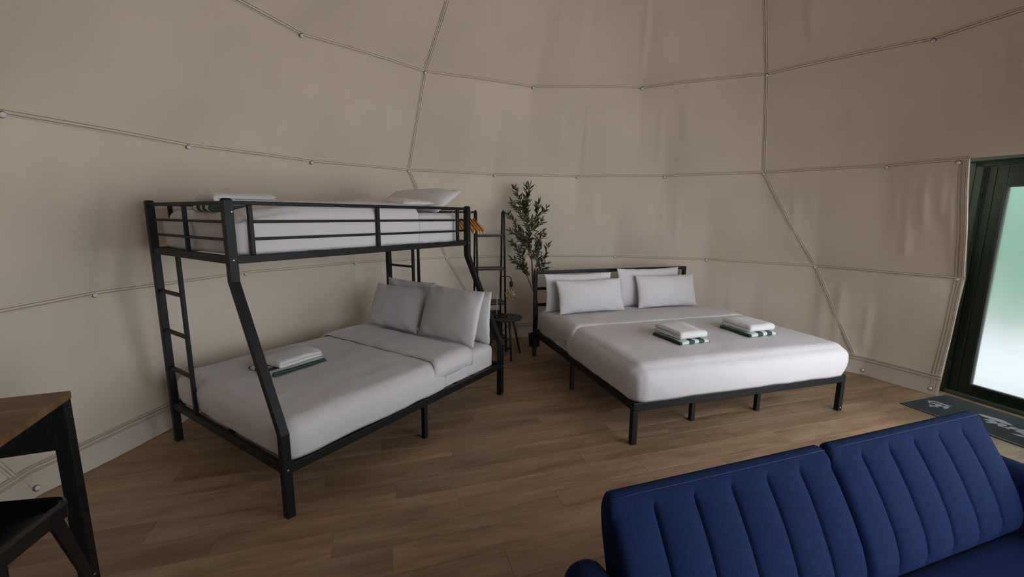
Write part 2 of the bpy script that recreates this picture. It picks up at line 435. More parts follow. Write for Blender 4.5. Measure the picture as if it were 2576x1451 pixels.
prof = [(.0185, -.004), (.0185, .003), (.0150, .006), (.0145, .008), (.011, .014), (.006, .017), (.001, .018)]
rgs = []
for r_, z_ in prof: rgs.append([bm.verts.new((r_ * math.cos(2 * PI * k / 12), r_ * math.sin(2 * PI * k / 12), z_)) for k in range(12)])
for q, (A_, B_) in enumerate(zip(rgs, rgs[1:])):
    for k in range(12):
        f = bm.faces.new((A_[k], A_[(k + 1) % 12], B_[(k + 1) % 12], B_[k])); f.material_index = 1 if q < 2 else 0
bm.faces.new(rgs[-1])
bmesh.ops.recalc_face_normals(bm, faces=bm.faces[:])
button_me = bpy.data.meshes.new('button'); bm.to_mesh(button_me); bm.free()
for p_ in button_me.polygons: p_.use_smooth = True
button_me.materials.append(BUTTON); button_me.materials.append(BUTTON_RIM)
def button(p_, parent):
    o = bpy.data.objects.new('button', button_me); C.objects.link(o); o.parent = parent
    i = inward(p_); o.location = p_ + i * .010; o.rotation_euler = i.to_track_quat('Z', 'Y').to_euler(); return o
walls = {}
SECT = [('wall_back', 54), ('wall_left', 126), ('wall_near', 198), ('window_1', 270), ('wall_right', 342)]
ceiling = struct(empty('ceiling'))
DOOR_L, DOOR_R = 26.2, 9.8
WIN_A = 280.0      # unseen clear bay window, azimuth placed to match the direction of the shading
for name, s0 in SECT:
    wl = struct(empty(name)); walls[name] = wl
    s1 = s0 + 72
    near = name in ('wall_near', 'window_1')
    st = 1.5 if near else 0.5
    for band in (0, 1):
        lo = 18 if band == 0 else 9; hi = 9 if band == 0 else 0
        A0 = lambda t, s=s0, l=lo, h=hi: s - (l + (h - l) * t)
        A1 = lambda t, s=s1, l=lo, h=hi: s - (l + (h - l) * t)
        if name == 'window_1':
            panel('unseen_vinyl_pane', band, A1, lambda t: WIN_A, VINYL, wl, 2.0, 6); panel('canvas_panel', band, lambda t: WIN_A, A0, LINER, wl, st)
        elif name == 'wall_right':
            panel('canvas_panel', band, A1, lambda t: 360 + DOOR_L, LINER, wl, .3, 26)
            panel('unseen_vinyl_pane', band, lambda t: 360 + DOOR_R, A0, VINYL, wl, 2.0, 6)  # unseen clear pane, added to strengthen the daylight from the right
            # hemmed edge beside the door: three folds of canvas
            for k, (oa, hw) in enumerate(((0.25, .012), (0.62, .010), (1.0, .008))):
                line_seam(band, lambda t, o_=oa: DOOR_L + o_ + 0.05 * math.sin(t * 9 + band), wl, hw)
        else:
            panel('canvas_panel', band, A1, A0, LINER, wl, st)
        line_seam(band, A0, wl)
    # ring seams, skirt and buttons that belong to this wall
    spans = [(s0, s1)] if name != 'wall_right' else [(s0, 360 + DOOR_R), (360 + DOOR_L, s1)]
    for a0, a1 in spans:
        ring_seam(1, a0 - 9 if a0 == s0 else a0, a1 - 9 if a1 == s1 else a1, wl)
        ring_seam(2, a0, a1, wl)
        b0 = a0 - 18 if a0 == s0 else a0; b1 = a1 - 18 if a1 == s1 else a1
        n = int((b1 - b0) / .6); V = []; Fc = []
        for k in range(n + 1):
            az = b0 + (b1 - b0) * k / n
            L_, U_ = ring_pt(0, az), ring_pt(1, az)
            for j, (zf, off) in enumerate(((0, .016), (.03, .014), (.075, .012), (.12, .012), (.152, .012), (.155, .006))):
                p_ = L_.lerp(U_, zf); i_ = inward(p_); i_.z = 0; i_.normalize()
                V.append(p_ + i_ * (off + .006 * nz((az * 1.1, zf * 12, 3)) + .004 * nz((az * 3.1, zf * 6, 5))) * 1.0 + Vector((0, 0, .002)))
        for k in range(n):
            for j in range(5): a = k * 6 + j; Fc.append((a, a + 1, a + 7, a + 6))
        from_data('skirt', V, Fc, SKIRT, wl)
        n = int((b1 - b0) / 1.5)
        for zf in (.140, .168):
            pts = [ring_pt(0, b0 + (b1 - b0) * k / n).lerp(ring_pt(1, b0 + (b1 - b0) * k / n), zf) for k in range(n + 1)]
            pts = [p_ + inward(p_) * .011 for p_ in pts]
            ribbon('hem_strip', pts, [Vector((0, 0, 1))] * len(pts), .007, SEAM, wl)
    for i, st_, of in ((0, 18, 0), (1, 18, 9), (2, 18, 0)):
        sh = (18, 9, 0)[i]
        for az in range(of, 720, st_):
            if not (s0 - sh <= az < s1 - sh): continue
            a = az % 360
            if DOOR_R < a < DOOR_L: continue
            pt = ring_pt(i, az)
            if i == 0: pt = ring_pt(0, az).lerp(ring_pt(1, az), .045) + inward(pt) * .012
            else: pt = pt - Vector((0, 0, .016))
            button(pt, wl)
    if name == 'wall_right':
        for pt in (ring_pt(2, 27.3) + Vector((0, 0, -.022)), ring_pt(0, 27.1).lerp(ring_pt(1, 27.1), .05)): button(pt + inward(pt) * .008, wl)
    # upper bands
    for band in (2, 3, 4, 5):
        A0 = lambda t, s=s0: s; A1 = lambda t, s=s1: s
        if name == 'window_1' and band == 2:
            panel('unseen_vinyl_pane', band, A1, lambda t: 306, VINYL, wl, 2.0, 6); panel('canvas_panel', band, lambda t: 306, A0, LINER, ceiling, st)  # unseen upper pane, added to let more skylight onto beds and floor
        else: panel('canvas_panel', band, A1, A0, LINER, ceiling, st if band < 4 else 1.5, 22 if band < 4 else 10)
        if band < 5: line_seam(band, A0, ceiling); ring_seam(band + 1, s0, s1, ceiling)
    for i, st_, of in ((3, 24, 6), (4, 36, 18)):
        for az in range(of, 720, st_):
            if s0 <= az < s1: button(ring_pt(i, az) - Vector((0, 0, .014)), ceiling)

# ------------------------------------------------------------------ door
DAZ = R(18); dn_ = Vector((math.cos(DAZ), math.sin(DAZ), 0)); dl_ = Vector((-math.sin(DAZ), math.cos(DAZ), 0))
door = struct(empty('door_1', DC + dn_ * 3.65, DAZ))    # local x outward, y lateral (left seen from inside)
def frame_profile(name, y0, y1, z0, z1, x0, x1, m, parent, bev=.004): return box(name, ((x0 + x1) / 2, (y0 + y1) / 2, (z0 + z1) / 2), (x1 - x0, y1 - y0, z1 - z0), m, parent, bev)
frame_profile('jamb', .545, .635, 0.0, 2.13, -.03, .09, GREEN_FRAME, door)
frame_profile('jamb', -.635, -.545, 0.0, 2.13, -.03, .09, GREEN_FRAME, door)
frame_profile('frame_head', -.635, .635, 2.06, 2.14, -.03, .09, GREEN_FRAME, door)
frame_profile('threshold', -.545, .545, 0.0, .030, -.03, .09, mat('threshold_metal', (0.05, 0.06, 0.045), .4), door)
frame_profile('frame_lining', .60, .635, 0, 2.14, -.035, -.03, GREEN_FRAME, door, 0)
frame_profile('frame_lining', -.635, -.60, 0, 2.14, -.035, -.03, GREEN_FRAME, door, 0)
frame_profile('frame_lining', -.635, .635, 2.10, 2.45, -.16, .09, GREEN_FRAME, door, 0)
frame_profile('frame_lining', .635, .85, 0, 2.45, .03, .09, GREEN_FRAME, door, 0)
frame_profile('frame_lining', -.85, -.635, 0, 2.45, .03, .09, GREEN_FRAME, door, 0)
frame_profile('frame_lining', .835, .850, 0, 2.45, -.125, .09, GREEN_FRAME, door, 0)  # unseen closing panel, added to block light leaking between liner and door
leaf_o = empty('door_leaf', (0, 0, 0), 0, door)
for nm, y0, y1, z0, z1 in (('stile', .392, .540, .036, 2.055), ('stile', -.540, -.392, .036, 2.055), ('top_rail', -.392, .392, 1.888, 2.055), ('bottom_rail', -.392, .392, .036, .128)):
    frame_profile(nm, y0, y1, z0, z1, 0.0, .065, GREEN_FRAME, leaf_o)
for nm, y0, y1, z0, z1 in (('glazing_bead', .384, .400, .120, 1.896), ('glazing_bead', -.400, -.384, .120, 1.896), ('glazing_bead', -.40, .40, 1.880, 1.896), ('glazing_bead', -.40, .40, .120, .136)):
    frame_profile(nm, y0, y1, z0, z1, -.008, .02, RUBBER, leaf_o, .002)
for y0 in (.470, .520): frame_profile('moulding', y0, y0 + .006, .04, 2.05, -.006, .01, GREEN_FRAME, leaf_o, .002)
frame_profile('pane', -.392, .392, .128, 1.888, .025, .031, FROST, leaf_o, 0)
for z_ in (.25, 1.05, 1.85): tube('hinge', [(-.012, .548, z_ - .05), (-.012, .548, z_ + .05)], .009, GREEN_FRAME, door)
bm = bmesh.new(); add_box(bm, (-.012, -.47, 1.02), (.012, .035, .22), None, .004); add_tube(bm, [(-.015, -.47, 1.05), (-.06, -.47, 1.05), (-.065, -.45, 1.05), (-.065, -.35, 1.05)], .009, 8)
from_bm('door_handle', bm, BLACK, leaf_o)

# ------------------------------------------------------------------ outdoors seen through the frosted pane
bm = bmesh.new(); bmesh.ops.create_grid(bm, x_segments=1, y_segments=1, size=40); bmesh.ops.translate(bm, vec=(0, 0, -.30), verts=bm.verts[:])
struct(from_bm('ground', bm, GRASS))
tr = box('terrace', (2.15, 0, -.19), (4.0, 7, .2), DECK, None, .01); tr.location = DC + dn_ * 3.75; tr.rotation_euler = (0, 0, DAZ); struct(tr)
for hx, hy, hh in ((9.6, 2.7, 9.2), (10.0, 7.4, 9.6), (10.0, -2.0, 9.4)):
    hp = DC + dn_ * hx + dl_ * hy
    bm = bmesh.new(); bmesh.ops.create_icosphere(bm, subdivisions=5, radius=1.0)
    for v in bm.verts:
        d = v.co.normalized(); k = 1 + .22 * nz(d * 3 + Vector((hy, 0, 0))) + .10 * nz(d * 11)
        v.co = Vector((d.x * 1.3 * k, d.y * 1.9 * k, max(-1, d.z * k) * hh / 2 + hh / 2))
    sh = from_bm('garden_shrub', bm, HEDGE, None, True); sh.location = (hp.x, hp.y, -.30); sh.rotation_euler = (0, 0, DAZ)
    tag(sh, 'blurred green shrub standing beyond the frosted glass door', 'shrub', 'shrubs beyond the door')

# ------------------------------------------------------------------ doormat
mp_ = Vector((3.432, 3.628, 0)); e1 = Vector((.951, .309, 0))
dm = tag(empty('doormat', mp_, DAZ), 'dark grey-green doormat with pale script print lying before the glass door', 'doormat')
box('mat_body', (.318, -.52, .003), (.636, 1.04, .006), MAT_G, dm, .002)
LOGO = [[(0.326, 0.026), (0.307, 0.044), (0.346, 0.06), (0.356, 0.091), (0.353, 0.136), (0.362, 0.182), (0.329, 0.179), (0.322, 0.139), (0.329, 0.092), (0.315, 0.072), (0.286, 0.068), (0.265, 0.079), (0.283, 0.087), (0.301, 0.1), (0.312, 0.114), (0.307, 0.139), (0.287, 0.155), (0.312, 0.166), (0.324, 0.183), (0.293, 0.196), (0.229, 0.202), (0.257, 0.178), (0.276, 0.161), (0.256, 0.153), (0.23, 0.144), (0.219, 0.164), (0.207, 0.157), (0.213, 0.143), (0.178, 0.135), (0.164, 0.128), (0.184, 0.114), (0.204, 0.117), (0.208, 0.098), (0.221, 0.093), (0.227, 0.104), (0.216, 0.121), (0.231, 0.129), (0.261, 0.122), (0.276, 0.11), (0.264, 0.099), (0.249, 0.087), (0.262, 0.065)],
 [(0.396, 0.339), (0.411, 0.375), (0.426, 0.43), (0.431, 0.475), (0.41, 0.515), (0.386, 0.56), (0.363, 0.535), (0.367, 0.496), (0.362, 0.459), (0.361, 0.419), (0.363, 0.374)],
 [(0.308, 0.415), (0.35, 0.434), (0.356, 0.457), (0.328, 0.49), (0.356, 0.51), (0.348, 0.537), (0.331, 0.546), (0.302, 0.544), (0.273, 0.538), (0.278, 0.552), (0.308, 0.564), (0.352, 0.561), (0.355, 0.584), (0.348, 0.601), (0.367, 0.624), (0.242, 0.676), (0.261, 0.653), (0.274, 0.609), (0.323, 0.616), (0.3, 0.6), (0.294, 0.584), (0.264, 0.579), (0.265, 0.556), (0.258, 0.529), (0.268, 0.513), (0.307, 0.507), (0.284, 0.494), (0.264, 0.476), (0.248, 0.459), (0.269, 0.445), (0.288, 0.459), (0.306, 0.457), (0.301, 0.443), (0.295, 0.426)],
 [(0.189, 0.631), (0.219, 0.644), (0.232, 0.681), (0.197, 0.696), (0.191, 0.665)]]
for poly in LOGO:
    bm = bmesh.new(); f = bm.faces.new([bm.verts.new((x, -y_, .0068)) for x, y_ in poly])
    bmesh.ops.triangulate(bm, faces=[f], ngon_method='EAR_CLIP')
    o = from_bm('printed_letter', bm, MAT_P, dm)
for k, (p0, p1) in enumerate((((.012, 0), (.012, -1.04)), ((.018, 0), (.018, -1.04)))):
    tube('stitching', [(*p0, .0066), (*p1, .0066)], .0012, MAT_P, dm, 6)

# ------------------------------------------------------------------ towels
def towel(name, loc, rz, wd, ln, t, m, label, group, parent_rot=0.0, seed=0, gap=.003):
    """folded in half with the rounded fold towards local -y; z=0 at the underside"""
    rad = t + gap / 2; path = []
    for k in range(7): path.append((ln / 2 - (ln - rad) * k / 6, t / 2, 0))
    for k in range(1, 8):
        a = PI * k / 8; path.append((-ln / 2 + rad - math.sin(a) * (t / 2 + gap / 2), t + gap / 2 - math.cos(a) * (t / 2 + gap / 2), 1))
    for k in range(7): path.append((-ln / 2 + rad + (ln - rad) * k / 6 * .985, 1.5 * t + gap, 2))
    n = len(path); outl = []
    nrm = []
    for i in range(n):
        a, b_ = path[max(i - 1, 0)], path[min(i + 1, n - 1)]; d = Vector((b_[0] - a[0], b_[1] - a[1])).normalized(); nrm.append(Vector((-d.y, d.x)))
    left = [Vector(path[i][:2]) + nrm[i] * t / 2 for i in range(n)]; right = [Vector(path[i][:2]) - nrm[i] * t / 2 for i in range(n)]
    def rnd_end(a, b_, d): # rounded free end
        c = (a + b_) / 2; return [c + (a - c) * math.cos(q) + d * (t / 2) * math.sin(q) for q in (PI / 4, PI / 2, 3 * PI / 4)]
    d0 = (Vector(path[0][:2]) - Vector(path[1][:2])).normalized(); d1 = (Vector(path[-1][:2]) - Vector(path[-2][:2])).normalized()
    outl = left + rnd_end(left[-1], right[-1], d1) + right[::-1] + rnd_end(right[0], left[0], d0)
    cen = [Vector(path[i][:2]) for i in range(n)]
    V = []; Fc = []; M_ = len(outl); xs = [-.5, -.494, -.475, -.4, -.2, 0, .2, .4, .475, .494, .5]; sc_ = [.35, .75, .97, 1, 1, 1, 1, 1, .97, .75, .35]
    near = []
    for p_ in outl: near.append(min(cen, key=lambda c: (c - p_).length))
    for x, s_ in zip(xs, sc_):
        for p_, c in zip(outl, near):
            q = c + (p_ - c) * s_
            sag = (.012 * nz((x * 3 + seed, q.x * 5, seed)) + .004 * nz((x * 9, q.x * 16, seed)) - .010 * (2 * abs(x)) ** 4) * (q.y / (2 * t)); wob = .006 * nz((q.x * 9, seed, q.y * 30))
            V.append((x * wd + wob, q.x + .005 * nz((x * 5, q.y * 20, seed)), max(0, q.y + sag)))
    for i in range(len(xs) - 1):
        for j in range(M_): a = i * M_ + j; b_ = i * M_ + (j + 1) % M_; Fc.append((a, b_, b_ + M_, a + M_))
    bm = bmesh.new(); bv = [bm.verts.new(v) for v in V]
    for f in Fc: bm.faces.new([bv[i] for i in f])
    # end caps: quads between the two offset lines
    for base in (0, (len(xs) - 1) * M_):
        Lx = [bv[base + i] for i in range(n)]; Rx = [bv[base + M_ - 4 - i] for i in range(n)]
        for i in range(n - 1): bm.faces.new((Lx[i], Lx[i + 1], Rx[i + 1], Rx[i]))
    o = from_bm(name, bm, m, None, True); o.location = loc; o.rotation_euler = (0, 0, rz)
    tag(o, label, 'towel', group); return o

# ------------------------------------------------------------------ pillows
def pillow_mesh(name, wd, ht, th, seed, m):
    n1, n2 = 34, 24; V = []; Fc = []
    def pt(u, v, s):
        ex = 1 - .055 * (1 - v * v) * abs(u) ** 3 * 0 ; px = u * wd / 2 * (1 - .045 * (1 - v * v) * abs(u)); py = v * ht / 2 * (1 - .06 * (1 - u * u) * abs(v))
        e = max(0, (1 - abs(u) ** 2.6)) ** .48 * max(0, (1 - abs(v) ** 2.6)) ** .48
        e = e * (1 + .10 * nz((u * 1.7 + seed, v * 1.7, s))) + .05 * nz((u * 4 + seed, v * 4, s * 3)) * e ** .5 + .03 * nz((u * 11 + seed, v * 9, s)) * (abs(u) ** 3 + abs(v) ** 3) * e ** .5
        cr = .010 * math.sin(9 * (u + v) + seed) * (abs(u) * abs(v)) ** 2 * (1 - abs(u)) * 6
        pz = s * th / 2 * e + cr
        px += .004 * nz((v * 5, seed, 1)) * abs(u); py += .005 * nz((u * 5, seed, 2)) * abs(v)
        return (px, py, pz)
    idx = {}
    for s in (1, -1):
        for i in range(n1 + 1):
            for j in range(n2 + 1):
                edge = i in (0, n1) or j in (0, n2); k = (i, j, 0 if edge else s)
                if k in idx: continue
                u = math.sin((2 * i / n1 - 1) * PI / 2) ; v = math.sin((2 * j / n2 - 1) * PI / 2)
                idx[k] = len(V); V.append(pt(u, v, s))
    g = lambda i, j, s: idx[(i, j, 0 if (i in (0, n1) or j in (0, n2)) else s)]
    for s in (1, -1):
        for i in range(n1):
            for j in range(n2):
                f = (g(i, j, s), g(i + 1, j, s), g(i + 1, j + 1, s), g(i, j + 1, s)); Fc.append(f if s > 0 else f[::-1])
    o = from_data(name, V, Fc, m)
    return o
def pillow(frame, a, b_, z, wd, ht, th, lean, yaw, seed, label, group, roll=0.0):
    """stands on its long edge at (a,b,z) of a bed frame matrix; front faces local -y of the yawed frame"""
    o = pillow_mesh('pillow', wd, ht, th, seed, PILLOWM)
    o.matrix_world = frame @ Matrix.Translation((a, b_, z)) @ Matrix.Rotation(yaw, 4, 'Z') @ Matrix.Rotation(PI / 2 - lean, 4, 'X') @ Matrix.Translation((0, ht / 2, 0)) @ Matrix.Rotation(roll, 4, 'Z')
    tag(o, label, 'pillow', group)
    # seam piping is a part
    V = []; n = 60
    return o

# ------------------------------------------------------------------ bunk bed
BX, BY, BT, BL, BW, BWT, BH = -1.1924, 2.1186, 0.98677, 1.979, 1.435, 1.064, 1.681
BF = Matrix.Translation((BX, BY, 0)) @ Matrix.Rotation(BT, 4, 'Z')
b1 = BW - BWT
bunk = tag(empty('bunk_bed', (BX, BY, 0), BT), 'black metal bunk bed with ladder ends and slanted front legs', 'bunk bed')
def bent_post(a):
    w_ = .022; path = [(0, 0), (0, .475), (b1, 1.248), (b1, BH)]
    V = []; Fc = []
    for b_, z_ in path:
        for sa, sb in ((-1, -1), (1, -1), (1, 1), (-1, 1)): V.append((a + sa * w_, b_ + sb * w_, z_))
    for i in range(3):
        for k in range(4): Fc.append((i * 4 + k, i * 4 + (k + 1) % 4, i * 4 + 4 + (k + 1) % 4, i * 4 + 4 + k))
    Fc += [(3, 2, 1, 0), (12, 13, 14, 15)]
    return from_data('slanted_leg', V, Fc, BLACK, bunk, False)
for a in (0, BL):
    o = bent_post(a)
    lathe('post_cap', [(.026, 0), (.026, .006), (.020, .011), (.004, .012)], BLACK, o, 16, (a, b1, BH - .001))
    o = box('post', (a, BW, BH / 2), (.044, .044, BH), BLACK, bunk, .003)
    lathe('post_cap', [(.026, 0), (.026, .006), (.020, .011), (.004, .012)], BLACK, o, 16, (a, BW, BH - .001))
    # end guards and rails
    bar('upper_end_rail', (a, b1 + .022, 1.365), (a, BW - .022, 1.365), .030, .044, BLACK, bunk)
    bar('lower_end_rail', (a, .022, .272), (a, BW - .022, .272), .030, .050, BLACK, bunk)
    bar('end_guard_rail', (a, b1 + .022, 1.666), (a, BW - .022, 1.666), .022, .022, BLACK, bunk)
    for z_ in (1.568, 1.473): bar('end_guard_rail', (a, b1 + .022, z_), (a, BW - .022, z_), .016, .016, BLACK, bunk)
    bar('end_guard_upright', (a, .905, 1.387), (a, .905, 1.66), .022, .022, BLACK, bunk)
    bar('ladder_stile', (a, 1.075, .297), (a, 1.075, 1.343), .024, .024, BLACK, bunk)
    for z_ in (.552, .820, 1.094): bar('ladder_rung', (a, 1.087, z_), (a, BW - .022, z_), .022, .022, BLACK, bunk)
for b_, nm in ((b1, 'front'), (BW, 'wall')):
    bar('upper_side_rail', (.022, b_, 1.365), (BL - .022, b_, 1.365), .030, .042, BLACK, bunk)
    bar('guard_rail', (.022, b_, 1.668), (BL - .022, b_, 1.668), .022, .022, BLACK, bunk)
    for z_ in (1.568, 1.473): bar('guard_rail', (.12, b_, z_), (1.85, b_, z_), .016, .016, BLACK, bunk)
    for a_ in (.112, .980, 1.846): bar('guard_upright', (a_, b_, 1.387), (a_, b_, 1.658), .024, .024, BLACK, bunk)
for b_ in (0, BW): bar('lower_side_rail', (.022, b_, .272), (BL - .022, b_, .272), .030, .050, BLACK, bunk)
for b_ in (0, BW / 2): bar('middle_leg', (1.02, b_, 0), (1.02, b_, .247), .034, .034, BLACK, bunk)
bar('centre_rail', (.022, BW / 2, .255), (BL - .022, BW / 2, .255), .03, .03, BLACK, bunk)
for k in range(9):
    a_ = .15 + k * .21
    bar('slat', (a_, .015, .285), (a_, BW - .015, .285), .03, .012, BLACK, bunk)
    bar('slat', (a_, b1 + .015, 1.375), (a_, BW - .015, 1.375), .03, .012, BLACK, bunk)
for (a_, b_, z_) in ((-.0005, -.0235, .275), (-.0005, b1 - .0235, 1.365), (BL, -.0235, .275), (BL, b1 - .0235, 1.365), (.012, b1 - .0235, 1.62)):
    lathe('bolt', [(.007, 0), (.007, .002), (.003, .003)], BOLT, bunk, 10).matrix_local = Matrix.Translation((a_, b_ + .001, z_)) @ Matrix.Rotation(PI / 2, 4, 'X')
for k, a_ in enumerate((.35, .72, 1.08, 1.42, 1.75)):
    lathe('bolt', [(.005, 0), (.005, .002), (.002, .003)], BLACK, bunk, 8).matrix_local = Matrix.Translation((a_, b1 - .0145, 1.365)) @ Matrix.Rotation(PI / 2, 4, 'X')

def bedding(frame, name, c, half, rad, m, label, cat, rbot=.03, **kw):
    o = soft_box(name, c, half, rad, m, None, rbot=rbot, **kw); o.matrix_world = frame; tag(o, label, cat); return o
nobot = lambda ax, s: ax == 2 and s < 0
# lower mattress: a 0.03..1.95, b 0.03..1.40, z .295-.475
bedding(BF, 'mattress', (.990, .715, .391), (.940, .685, .094), .055, SHEET, 'white sheeted mattress on the lower bunk under the duvet', 'mattress', n=(40, 30, 8), wr=.003)
def duv_low(o_, x, y, z):
    return o_
bedding(BF, 'duvet', (.655, .715, .4075), (.635, .712, .1065), .075, SHEET, 'white duvet turned down over the lower bunk mattress', 'duvet', n=(60, 60, 12), wr=.006, ws=5, bulge=(.012, .012, .012), drop=lambda ax, s: (ax == 2 and s < 0) or (ax == 0 and s > 0), solid=.010)

def fold_band(frame, along, a0, a1, centre, hw, zt, rad, drop_len, thick, name_parent, yscale=1.0, skew=0.0, side=(1, 1)):
    """turned-down band: runs across the bed, `along`=0 when the bed's length is local x, 1 when it is local y"""
    V = []; Fc = []; n1, n2 = 14, 90
    flat = hw - rad; total = flat + rad * PI / 2
    dl, dr = drop_len
    smin, smax = -(total + dl), total + dr
    def sec(s):
        sg = 1 if s >= 0 else -1; s = abs(s)
        if s < flat: return sg * s, 0.0, Vector((0, 1))
        if s < total: a = (s - flat) / rad; return sg * (flat + rad * math.sin(a)), -rad * (1 - math.cos(a)), Vector((sg * math.sin(a), math.cos(a)))
        return sg * hw, -rad - (s - total), Vector((sg, 0))
    ring = []
    for i in range(2 * n1):
        # closed loop around the thickness: outer from a0 to a1, then back inside
        if i < n1: q = i / (n1 - 1); out = 1
        else: q = 1 - (i - n1) / (n1 - 1); out = 0
        ring.append((q, out))
    for j in range(n2 + 1):
        s = smin + (smax - smin) * j / n2
        tb = min(1, (j + .001) / 3, (n2 - j + .001) / 3)
        for q, out in ring:
            e = math.sin(PI * min(1, max(0, q)) ) ** .4 if 0 < q < 1 else 0
            puff = thick * (0.35 + .65 * e) * out * tb + .001
            sw = s * (1 - .10 * 0)
            bb, zz, nn = sec(sw)
            over = max(0, abs(s) - flat)
            a = a0 + (a1 - a0) * q - skew * over * (1 - .6 * q) + .010 * nz((s * 5, q * 2, 4)) + .004 * nz((s * 14, q, 4))
            wv = .006 * nz((s * 7, q * 3, 8)) * out
            bb += nn.x * (puff + wv); zz += nn.y * (puff + wv)
            V.append((a, centre + bb, zt + zz) if along == 0 else (centre + bb, a, zt + zz))
    M_ = len(ring)
    for j in range(n2):
        for i in range(M_): a = j * M_ + i; b_ = j * M_ + (i + 1) % M_; Fc.append((a, b_, b_ + M_, a + M_))
    Fc += [tuple(range(M_))[::-1], tuple(n2 * M_ + i for i in range(M_))]
    bm = bmesh.new(); bv = [bm.verts.new(v) for v in V]
    for f in Fc: bm.faces.new([bv[i] for i in f])
    o = from_bm('turned_down_edge', bm, SHEET, name_parent, True)
    return o
duv_bunk = bpy.data.objects['duvet']
fold_band(BF, 0, 1.17, 1.60, .715, .715, .524, .075, (.05, .0), .022, duv_bunk, skew=.35)
# upper mattress and duvet
bedding(BF, 'mattress', (.992, .905, 1.505), (.925, .485, .122), .06, SHEET, 'white sheeted mattress behind the guard rail of the upper bunk', 'mattress', n=(40, 20, 8), wr=.003)
def duv_up(o_, x, y, z):
    if z > 0:
        k = max(0, min(1, (o_.x + .70) / .5)); o_.z -= .085 * (1 - k) ** 1.5 * z
        o_.z += .018 * max(0, min(1, (o_.x + .2) / .8)) * z
    return o_
bedding(BF, 'duvet', (.745, .905, 1.530), (.705, .514, .140), .085, SHEET, 'puffy white duvet filling the upper bunk behind the guard rail', 'duvet', n=(80, 40, 14), wr=.006, ws=6, bulge=(.006, .006, .028), drop=lambda ax, s: (ax == 2 and s < 0) or (ax == 0 and s > 0), solid=.010, extra=duv_up)
PG = 'pillows on the beds'
pillow(BF, 1.66, .86, 1.640, .86, .37, .16, R(60), -PI / 2, 3.1, 'long white pillow propped at the head of the upper bunk', PG)
pillow(BF, 1.30, .87, 1.700, .84, .35, .10, R(89), -PI / 2, 5.2, 'flat white pillow lying before the propped one on the upper bunk', PG)
pillow(BF, 1.655, 1.075, .520, .68, .44, .14, R(24), -PI / 2 + .04, 1.3, 'white pillow on the lower bunk, front one on the canvas wall side', PG)
pillow(BF, 1.645, .365, .520, .68, .48, .14, R(18), -PI / 2 - .06, 2.4, 'white pillow on the lower bunk, front one on the open side', PG)
pillow(BF, 1.885, 1.045, .484, .66, .49, .11, R(4), -PI / 2, 6.4, 'white pillow on the lower bunk, rear one on the canvas wall side', PG)
pillow(BF, 1.880, .375, .484, .66, .47, .11, R(4), -PI / 2, 8.4, 'white pillow on the lower bunk, rear one on the open side', PG)
def bw(a, b_, z_): return BF @ Vector((a, b_, z_))
TG = 'folded towel stacks on the beds'
towel('striped_towel', bw(.52, .86, .524), BT - PI / 2 + .05, .315, .40, .017, STRIPE, 'green and white striped towel under the white one on the lower bunk', TG, seed=1)
towel('white_towel', bw(.54, .875, .563), BT - PI / 2 + .10, .27, .34, .024, TERRY, 'white terry towel topping the stack on the lower bunk duvet', TG, seed=2)
towel('striped_towel', bw(.27, .85, 1.622), BT - PI / 2 - .1, .315, .40, .024, STRIPE, 'green and white striped towel under the white one on the upper bunk', TG, seed=3)
towel('white_towel', bw(.28, .87, 1.675), BT - PI / 2 - .05, .28, .36, .028, TERRY, 'white terry towel topping the stack on the upper bunk duvet', TG, seed=4)

# ------------------------------------------------------------------ king bed
QX, QY, QT, QL, QW = 0.8745, 2.9050, 0.29867, 2.069, 1.995
QF = Matrix.Translation((QX, QY, 0)) @ Matrix.Rotation(QT, 4, 'Z')
king = tag(empty('platform_bed', (QX, QY, 0), QT), 'wide black metal platform bed with open rail headboard beside the olive tree', 'bed')
for a in (0, QW):
    o = box('leg', (a, 0, .127), (.042, .042, .254), BLACK, king, .003)
    if a: lathe('bolt', [(.008, 0), (.008, .002), (.003, .004)], BOLT, o, 10).matrix_local = Matrix.Translation((a, -.0215, .030)) @ Matrix.Rotation(PI / 2, 4, 'X')
    box('headboard_post', (a, QL, .4985), (.038, .038, .997), BLACK, king, .003)
bar('foot_rail', (-.021, 0, .286), (QW + .021, 0, .286), .042, .062, BLACK, king, .006)
for a in (0, QW): bar('side_rail', (a, .021, .286), (a, QL - .019, .286), .036, .060, BLACK, king)
bar('headboard_top_rail', (.019, QL, .978), (QW - .019, QL, .978), .036, .036, BLACK, king)
for z_ in (.792, .604): bar('headboard_rail', (.019, QL, z_), (QW - .019, QL, z_), .028, .032, BLACK, king)
bar('headboard_bottom_rail', (.019, QL, .286), (QW - .019, QL, .286), .036, .05, BLACK, king)
for a in (0, QW): box('side_leg', (a, 1.035, .128), (.034, .034, .256), BLACK, king, .003)
for a in (.66, 1.318):
    for b_ in (.19, 1.03, 1.85): box('support_leg', (a, b_, .125), (.036, .036, .25), BLACK, king, .003)
    bar('support_rail', (a, .021, .268), (a, QL - .02, .268), .036, .036, BLACK, king)
for k in range(11): bar('slat', (.018, .12 + k * .185, .296), (QW - .018, .12 + k * .185, .296), .05, .014, BLACK, king)
bedding(QF, 'mattress', (QW / 2, 1.032, .437), (.974, 1.008, .125), .07, SHEET, 'white sheeted mattress of the wide platform bed under the duvet', 'mattress', n=(40, 44, 8), wr=.003, bulge=(.008, .008, .006))
